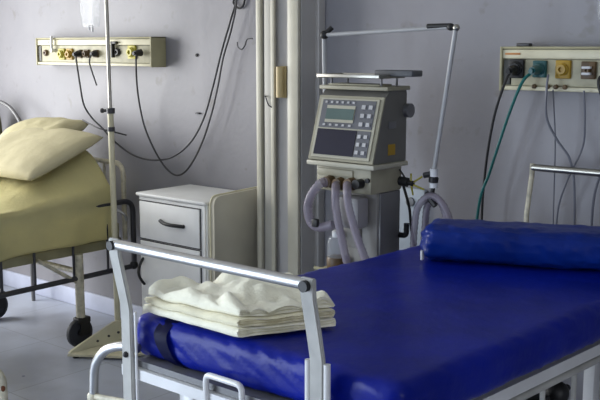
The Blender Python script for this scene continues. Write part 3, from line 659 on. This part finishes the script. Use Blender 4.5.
# support arm
one('arm_post', mat('arm_paint', (165, 166, 168), .4), v, lambda bm: cyl(bm, (-2.685, 3.30, 1.20), (-2.70, 3.30, 1.745), .0095, 12))
one('arm_clamp', BLACK, v, lambda bm: (ball(bm, (-2.698, 3.30, 1.752), .019), tube(bm, [(-2.70, 3.30, 1.752), (-2.67, 3.32, 1.785)], .011, 10)), label='black joint at the arm post')
one('upper_arm', mat('arm_paint', (165, 166, 168), .4), v, lambda bm: cyl(bm, (-2.69, 3.30, 1.752), (-2.07, 3.30, 1.777), .0085, 12))
one('arm_grip', BLACK, v, lambda bm: (cyl(bm, (-2.16, 3.295, 1.782), (-2.06, 3.30, 1.783), .010, 12), ball(bm, (-2.055, 3.30, 1.778), .015)), label='black grip at the elbow')
one('elbow_joint', STEEL, v, lambda bm: ball(bm, (-2.03, 3.30, 1.775), .014))
one('lower_arm', mat('arm_paint', (165, 166, 168), .4), v, lambda bm: cyl(bm, (-2.032, 3.30, 1.77), (-2.118, 3.30, 1.205), .0095, 12))
one('end_clamp', BLACK, v, lambda bm: (cyl(bm, (-2.118, 3.30, 1.175), (-2.12, 3.30, 1.155), .02, 12), tube(bm, [(-2.12, 3.30, 1.19), (-2.16, 3.29, 1.18)], .012, 8), cyl(bm, (-2.118, 3.30, 1.15), (-2.125, 3.30, 1.10), .009, 10), ball(bm, (-2.125, 3.30, 1.085), .02), tube(bm, [(-2.15, 3.30, 1.105), (-2.13, 3.29, 1.09), (-2.10, 3.29, 1.06)], .012, 8)), label='black clamp at the lower arm tip')
one('clamp_collar', LABELW, v, lambda bm: (cyl(bm, (-2.118, 3.30, 1.21), (-2.118, 3.30, 1.178), .017, 12), cyl(bm, (-2.119, 3.30, 1.152), (-2.119, 3.30, 1.132), .017, 12)))
for dx, dy in ((0, 0), (.032, .03)):
    one('hanging_hose', HOSE, v, lambda bm: corrugated(bm, [(-2.20+dx, 3.29+dy, .62), (-2.205+dx, 3.29+dy, .86), (-2.20+dx, 3.29+dy, .968), (-2.186+dx*.8, 3.29+dy, 1.045), (-2.138+dx*.2, 3.29+dy, 1.095-dx*.5), (-2.09-dx*.3, 3.29+dy, 1.09-dx*.5), (-2.046-dx, 3.29+dy, 1.04), (-2.03-dx, 3.29+dy, .97), (-2.066-dx, 3.30+dy, .86), (-2.085-dx, 3.30+dy, .62)], .014))
# wall plate behind the ventilator
t = root('wall_gas_plate', (-2.57, 3.72, .7), 'pale blue grey plate with two round holes on the wall behind the ventilator', 'plate')
one('plate', PLATE, t, lambda bm: box(bm, -2.66, -2.44, 3.725, 3.749, .70, 1.045, .008))
one('port', GREYM, t, lambda bm: [lathe(bm, [(.022, 0), (.022, -.012), (.012, -.014)], (x, 3.726, .98), 'Y', 16) for x in (-2.615, -2.515)])

# ---------------------------------------------------------------- near bed
bed = root('hospital_bed', (-1.62, 2.6, 0), 'hospital bed with bare blue vinyl mattress in the foreground', 'bed')
def shear(x, y): return x+(y-1.7)*.052
fx0, fx1, fy0, fy1 = -2.09, -1.235, 1.70, 3.52
def frame(bm):
    bar = lambda a, b, w_, h_: None
    def rect(xa, ya, xb, yb, w_, z0, z1):
        a = Vector((shear(xa, ya), ya, 0)); b = Vector((shear(xb, yb), yb, 0)); d_ = (b-a).normalized(); n_ = Vector((-d_.y, d_.x, 0))*w_/2
        prism(bm, [a-n_+Vector((0, 0, z0)), b-n_+Vector((0, 0, z0)), b+n_+Vector((0, 0, z0)), a+n_+Vector((0, 0, z0))], (0, 0, z1-z0))
    rect(fx0-.04, fy0, fx1, fy0, .03, .764, .795)
    rect(fx0-.04, fy1, fx1, fy1, .03, .764, .795)
    rect(fx0, fy0, fx0, fy1, .03, .764, .795)
    rect(fx1, fy0, fx1, fy1, .04, .760, .795)
one('frame', ENAMEL, bed, frame, smooth=False)
one('deck', GREYM, bed, lambda bm: prism(bm, [(shear(fx0, y)+.012, y, .797) if s == 0 else (shear(fx1, y)-.012, y, .797) for s, y in ((0, fy0+.0), (1, fy0+.0), (1, fy1), (0, fy1))], (0, 0, .018)), smooth=False)
def rbox(bm, x0, x1, y0, y1, z0, z1, rad, nx, ny, nzz, disp):
    """subdivided rounded box with displacement function, sheared along the bed"""
    q = bmesh.ops.create_cube(bm, size=2)
    bmesh.ops.delete(bm, geom=bm.verts[:], context='VERTS')
    hx, hy, hz = (x1-x0)/2, (y1-y0)/2, (z1-z0)/2; cxx, cyy, czz = (x0+x1)/2, (y0+y1)/2, (z0+z1)/2
    cache = {}
    def vert(p):
        k = tuple(round(c_, 5) for c_ in p)
        if k in cache: return cache[k]
        P = Vector((p[0]*hx, p[1]*hy, p[2]*hz))
        inner = Vector((max(-hx+rad, min(hx-rad, P.x)), max(-hy+rad, min(hy-rad, P.y)), max(-hz+rad, min(hz-rad, P.z))))
        d_ = P-inner
        n_ = d_.normalized() if d_.length > 1e-6 else Vector((0, 0, 0))
        if d_.length > 1e-6: P = inner+n_*rad
        W = P+Vector((cxx, cyy, czz))
        W = W+n_*disp(W, n_)
        W.x = shear(W.x, W.y)
        cache[k] = bm.verts.new(W); return cache[k]
    def lins(n, h):  # denser near the rounded ends
        e = rad/h; return sorted(set([-1+e*(1-math.cos(i/5*math.pi/2)) for i in range(5)]+[-1+e+(2-2*e)*i/n for i in range(n+1)]+[1-e*(1-math.cos(i/5*math.pi/2)) for i in range(5)]))
    X, Y, Z = lins(nx, hx), lins(ny, hy), lins(nzz, hz)
    def grid(A, B_, f):
        for i in range(len(A)-1):
            for j in range(len(B_)-1):
                bm.faces.new([vert(f(*ab)) for ab in ((A[i], B_[j]), (A[i+1], B_[j]), (A[i+1], B_[j+1]), (A[i], B_[j+1]))])
    for s in (-1, 1):
        grid(X, Y, lambda a, b: (a, b, s)); grid(X, Z, lambda a, b: (a, s, b)); grid(Y, Z, lambda a, b: (s, a, b))
def mdisp(W, n_):
    d_ = 0
    d_ += .004*nz(W.x, W.y, W.z, 5)
    if n_.y < -.3 or n_.x > .3 or n_.x < -.3:
        s = W.x if abs(n_.y) > .3 else W.y
        d_ += .005*abs(nz(s*1.0+W.z*1.5, W.z*.6, 2, 16))+.004*nz(s+W.z*2, 1, 0, 30)
    return d_
bm = B(); rbox(bm, -2.125, -1.18, 1.722, 3.52, .816, .942, .038, 60, 90, 6, mdisp)
mt = fin('mattress', bm, BLUE, bed, angle=180, label='bright blue vinyl mattress')
def strap(bm):
    rows = []
    prof = [(1.80, .947), (1.765, .945), (1.735, .932), (1.712, .905), (1.709, .87), (1.716, .835), (1.74, .815)]
    prof = [(p.x, p.y) for p in smoothpath([(a, b, 0) for a, b in prof], 4)]
    for i, (y, z) in enumerate(prof):
        t_ = i/(len(prof)-1); cxm = -1.955-.055*math.sin(math.pi*min(1, t_*1.1))+.02
        n_ = Vector((0, -.4 if t_ > .3 else -.1, .2)).normalized()
        rows.append([bm.verts.new((cxm-.026, y, z)), bm.verts.new((cxm+.026, y, z))])
    for a, b in zip(rows, rows[1:]): bm.faces.new((a[0], a[1], b[1], b[0]))
    bmesh.ops.solidify(bm, geom=bm.faces[:], thickness=.004)
one('strap', BLUED, mt, strap, label='dark blue band round the foot end')
# foot and head boards (bent posts and chrome rail)
def endboard(name, x0, x1, yb, dirn, ztop, zbase, zb2, pm, thin=False):
    out = []
    r_ = one(name, STEEL if thin else CHROME, bed, lambda bm: cyl(bm, (x0, yb+dirn*.036, ztop), (x1, yb+dirn*.036, ztop), .0145, 18), label='chrome top rail with two bent posts')
    for x, s in ((x0, -1), (x1, 1)):
        pts = [(yb+dirn*.036, ztop+.016), (yb+dirn*.034, ztop-.03), (yb+dirn*.012, ztop-.13), (yb, ztop-.19), (yb, zb2)]
        if thin:
            one('post', pm, r_, lambda bm: tube(bm, [(x, y, z) for y, z in pts], .0105, 12), label='cream tube post'); continue
        def post(bm):
            wd = .021; th = .007
            rows = []
            for y, z in pts:
                rows.append([bm.verts.new(q) for q in ((x-wd, y-th, z), (x+wd, y-th, z), (x+wd, y+th, z), (x-wd, y+th, z))])
            for a, b in zip(rows, rows[1:]):
                for k in range(4): bm.faces.new((a[k], a[(k+1) % 4], b[(k+1) % 4], b[k]))
            bm.faces.new(rows[0]); bm.faces.new(rows[-1][::-1])
            bmesh.ops.bevel(bm, geom=bm.edges[:], offset=.003, segments=2, affect='EDGES')
        p_ = one('post', pm, r_, post, label='flat bent enamelled post')
        one('bolt', BLACK, r_, lambda bm: (cyl(bm, (x, yb+dirn*.056, ztop-.002), (x, yb+dirn*.036, ztop-.002), .0135, 14), ball(bm, (x, yb-.009 if dirn < 0 else yb+.009, ztop-.325), .009)))
        one('sleeve', ENAMEL, r_, lambda bm: [cyl(bm, (x+dx, yb, zb2), (x+dx, yb, zbase), .0085 if s > 0 else .004, 12) for dx in ((-.029, .029) if s > 0 else (.036,))], label='white side tubes of the post')
    return r_
endboard('footboard', -2.092, -1.390, 1.68, -1, 1.160, .965, .12, POSTM)
endboard('headboard', -1.829, -1.03, 3.555, 1, 1.212, .955, .30, CHIP, True)
# foot-end handle loop and side loop
one('foot_handle', ENAMEL, bed, lambda bm: tube(bm, fillet([(-1.775, 1.682, .775), (-1.775, 1.682, .846), (-1.643, 1.682, .846), (-1.643, 1.682, .77)], .02), .0085, 12))
one('side_loop', CHROME, bed, lambda bm: tube(bm, fillet([(-2.07, 1.70, .85), (-2.13, 1.69, .85), (-2.20, 1.68, .825), (-2.245, 1.675, .77), (-2.255, 1.675, .66), (-2.255, 1.675, .60)], .03), .0135, 14))
one('side_loop_bar', CHIP, bed, lambda bm: (tube(bm, fillet([(-2.27, 1.675, .668), (-2.09, 1.675, .69)], .03), .0095, 12), ball(bm, (-2.255, 1.675, .668), .019)))
for x in (-1.94, -1.42):
    one('lift_column', ENAMEL, bed, lambda bm: (box(bm, x-.03, x+.03, 1.76, 1.82, .34, .765, .006), box(bm, x-.022, x+.022, 3.3, 3.36, .34, .765, .006)))
def lower(bm):
    for x in (-2.03, -1.27):
        box(bm, x-.025, x+.025, 1.68, 3.5, .30, .35, .006)
    for y in (1.78, 2.55, 3.35): box(bm, -2.03, -1.27, y-.025, y+.025, .30, .35, .006)
one('lower_frame', ENAMEL, bed, lower)
def siderail(x, s):
    yy0, yy1 = 1.9, 3.4
    def f(bm):
        tube(bm, fillet([(shear(x, yy0), yy0, .50), (shear(x, yy0), yy0, .735), (shear(x, yy1), yy1, .735), (shear(x, yy1), yy1, .50), (shear(x, yy0), yy0, .50)], .03), .012, 12)
        for k in range(1, 8):
            y = yy0+(yy1-yy0)*k/8; cyl(bm, (shear(x, y), y, .50), (shear(x, y), y, .735), .008, 10)
        box(bm, shear(x, 2.1)-.008, shear(x, 2.1)+.008, 2.06, 2.10, .5, .775); box(bm, shear(x, 3.2)-.008, shear(x, 3.2)+.008, 3.16, 3.20, .5, .775)
    one('folded_side_rail', POSTM, bed, f)
siderail(fx1-.0, 1); siderail(fx0, -1)
one('crank_mechanism', BLACK, bed, lambda bm: (box(bm, -1.36, -1.28, 2.55, 2.70, .5, .62, .01), cyl(bm, (-1.32, 2.2, .58), (-1.32, 2.9, .58), .012, 10), ball(bm, (-1.30, 2.78, .60), .04)))
one('deck_support', POSTM, bed, lambda bm: [box(bm, -2.0, -1.25, y, y+.04, .74, .765, .004) for y in (1.95, 2.3, 2.65, 3.0)])
for x in (-2.03, -1.27):
    for y in (1.76, 3.42):
        one('caster_stem', GREYM, bed, lambda bm: (cyl(bm, (x, y, .15), (x, y, .31), .018, 12), box(bm, x-.03, x+.03, y-.03, y+.05, .12, .15, .006)))
        wheel(bed, (x, y+.01, .075), .075)
# bolster pillow
ang = math.atan2(.254, .53)*.93
L_ = .80; dvec = Vector((math.cos(ang), math.sin(ang), 0)); nv_ = Vector((-dvec.y, dvec.x, 0))
c0 = Vector((-1.845, 2.815, .943)); cc = c0+dvec*L_/2+nv_*.125
def bolster(bm):
    nu, ns = 90, 44; rows = []
    for i in range(nu+1):
        u = i/nu; x = (u-.5)*L_
        e = min(u, 1-u)*L_; g = min(1, math.sqrt(max(0, 1-(1-min(1, e/.035))**2))+.0)
        g = .78+.22*g if e > 0 else .72
        row = []
        for k in range(ns):
            a = 2*math.pi*k/ns; ca, sa = math.cos(a), math.sin(a)
            hy = .135*g*math.copysign(abs(ca)**.62, ca); hz = .064*g*math.copysign(abs(sa)**.62, sa)
            wv = .007*nz(x, a, 0, 6)+.006*abs(nz(x*1.2+sa*.05, sa*.3+ca*.2, 4, 18))+.004*nz(x+hz*3, hy*2, 2, 24)
            if e < .09: wv += .006*math.sin(a*11)*(1-e/.09)
            r_ = 1+wv/.07
            hz2 = hz*r_+.064; hz2 = max(0.002, hz2)
            row.append(bm.verts.new(cc+dvec*(x+(.006*math.sin(a*5) if e < .03 else 0))+nv_*hy*(1+wv/.12)+Vector((0, 0, hz2))))
        rows.append(row)
    for a, b in zip(rows, rows[1:]):
        for k in range(ns): bm.faces.new((a[k], a[(k+1) % ns], b[(k+1) % ns], b[k]))
    for rr, s in ((rows[0], -1), (rows[-1], 1)):
        prev = rr
        for sc_ in (.8, .55, .3):
            ctr = sum((q.co for q in rr), Vector())/ns
            nr = [bm.verts.new(ctr+(q.co-ctr)*sc_+dvec*s*(.012+.01*(1-sc_)+.004*math.sin(k*1.7))) for k, q in enumerate(rr)]
            for k in range(ns): bm.faces.new((prev[k], prev[(k+1) % ns], nr[(k+1) % ns], nr[k]))
            prev = nr
        bm.faces.new(prev)
t = root('blue_pillow', (cc.x, cc.y, .943), 'wrinkled blue vinyl pillow lying across the head of the blue mattress', 'pillow')
one('cushion', BLUEP, t, bolster, angle=180)
one('tag', LABELW, t, lambda bm: (box(bm, c0.x-.012, c0.x-.004, c0.y-.0, c0.y+.014, .950, .985, .002)), label='small white tag at the pillow corner')

# ---------------------------------------------------------------- folded sheets
A = Vector((-2.075, 1.738, 0)); ub = Vector((.40, -.008, 0)).normalized(); vb = Vector((.13, .26, 0)).normalized()
UL, VL = .385, .27
labs = ['folded off-white sheet at the bottom of the pile on the blue mattress', 'folded off-white sheet in the middle of the pile on the blue mattress', 'rumpled off-white sheet on top of the folded pile']
zbase = .950
def towel(idx, z0, th, inset, mat_, rumple, sh):
    nu = 36; leaf = th*.43; bm = B(); rows = []
    # cross-section (v, z): folded edge at v=0, open leaves at far end
    prof = []
    n = 7
    for k in range(22): prof.append((VL-(VL)*k/21*1.0, 0))                      # underside, back to front
    for k in range(1, n): a = math.pi*k/n; prof.append((-.5*th*math.sin(a), th/2-th/2*math.cos(a)))
    for k in range(22): prof.append((VL*k/21, th))
    prof += [(VL+.004, th*.5)]
    for i in range(nu+1):
        u = i/nu; e = min(u, 1-u)*UL; pinch = .80+.20*min(1, e/.02)
        row = []
        for v_, z_ in prof:
            s = inset+sh[0]; uu = inset+u*(UL-2*inset)+sh[0]+.006*nz(v_, z0*9+z_*20, idx, 14); vv = v_*(1-inset/VL)+inset*.7+sh[1]+.004*nz(u*3, z_*60, idx, 3)
            p = A+ub*uu+vb*vv
            lift = (z_/th) if th else 0
            hz = z0+z_*pinch+th*(1-pinch)*.5
            # shared sag keeps the layers nested, growing with height
            k_ = (hz-zbase)/.09
            hz += k_*(.020*nz(uu, vv, 1, 7)+.012*nz(uu, vv, 4, 15))
            hz += k_*.022*math.exp(-((uu-.20)**2/.012+(vv-.20)**2/.012))
            if rumple: hz += lift*rumple*(abs(nz(uu+vv*.5, vv, 9, 13))*1.7+.7*math.exp(-((uu-.17)**2/.010+(vv-.20)**2/.01))-.25*max(0, (uu-.25)/.13))
            row.append(bm.verts.new((p.x, p.y, hz)))
        rows.append(row)
    m_ = len(prof)
    for a, b in zip(rows, rows[1:]):
        for k in range(m_): bm.faces.new((a[k], a[(k+1) % m_], b[(k+1) % m_], b[k]))
    for ri, r_ in enumerate((rows[0], rows[-1])):
        # the open ends show the stacked layers of cloth
        bt = r_[:22][::-1]; tp = r_[22+n-1:22+n-1+22]; K = 9
        cols = []
        for q in range(22):
            col_ = [bt[q]]
            for l in range(1, K):
                p_ = bt[q].co.lerp(tp[q].co, l/K)+ub*((-.010 if l % 3 == 0 else .004*math.sin(q*.4+l*2.1))*(1 if ri else -1))
                col_.append(bm.verts.new(p_))
            col_.append(tp[q]); cols.append(col_)
        for a, b in zip(cols, cols[1:]):
            for l in range(K): bm.faces.new((a[l], a[l+1], b[l+1], b[l]))
        bm.faces.new([r_[21]]+r_[22:22+n-1]+[r_[22+n-1]]+cols[0][1:-1][::-1])
        bm.faces.new([r_[0], r_[-1], tp[-1]]+cols[-1][1:-1][::-1])
    fin('folded_sheet', bm, mat_, base=(A+ub*.19+vb*.13+Vector((0, 0, z0))), label=labs[idx], cat='folded sheet', group='folded sheets piled on the blue mattress', angle=70)
zz = zbase
for idx, (th, ins, m_, rum, sh) in enumerate([(.025, 0, TOWEL, 0, (0, 0)), (.022, .004, TOWELY, 0, (.004, -.003)), (.020, .008, TOWEL, .034, (-.002, .006))]):
    towel(idx, zz, th, ins, m_, rum, sh); zz += th+.0006
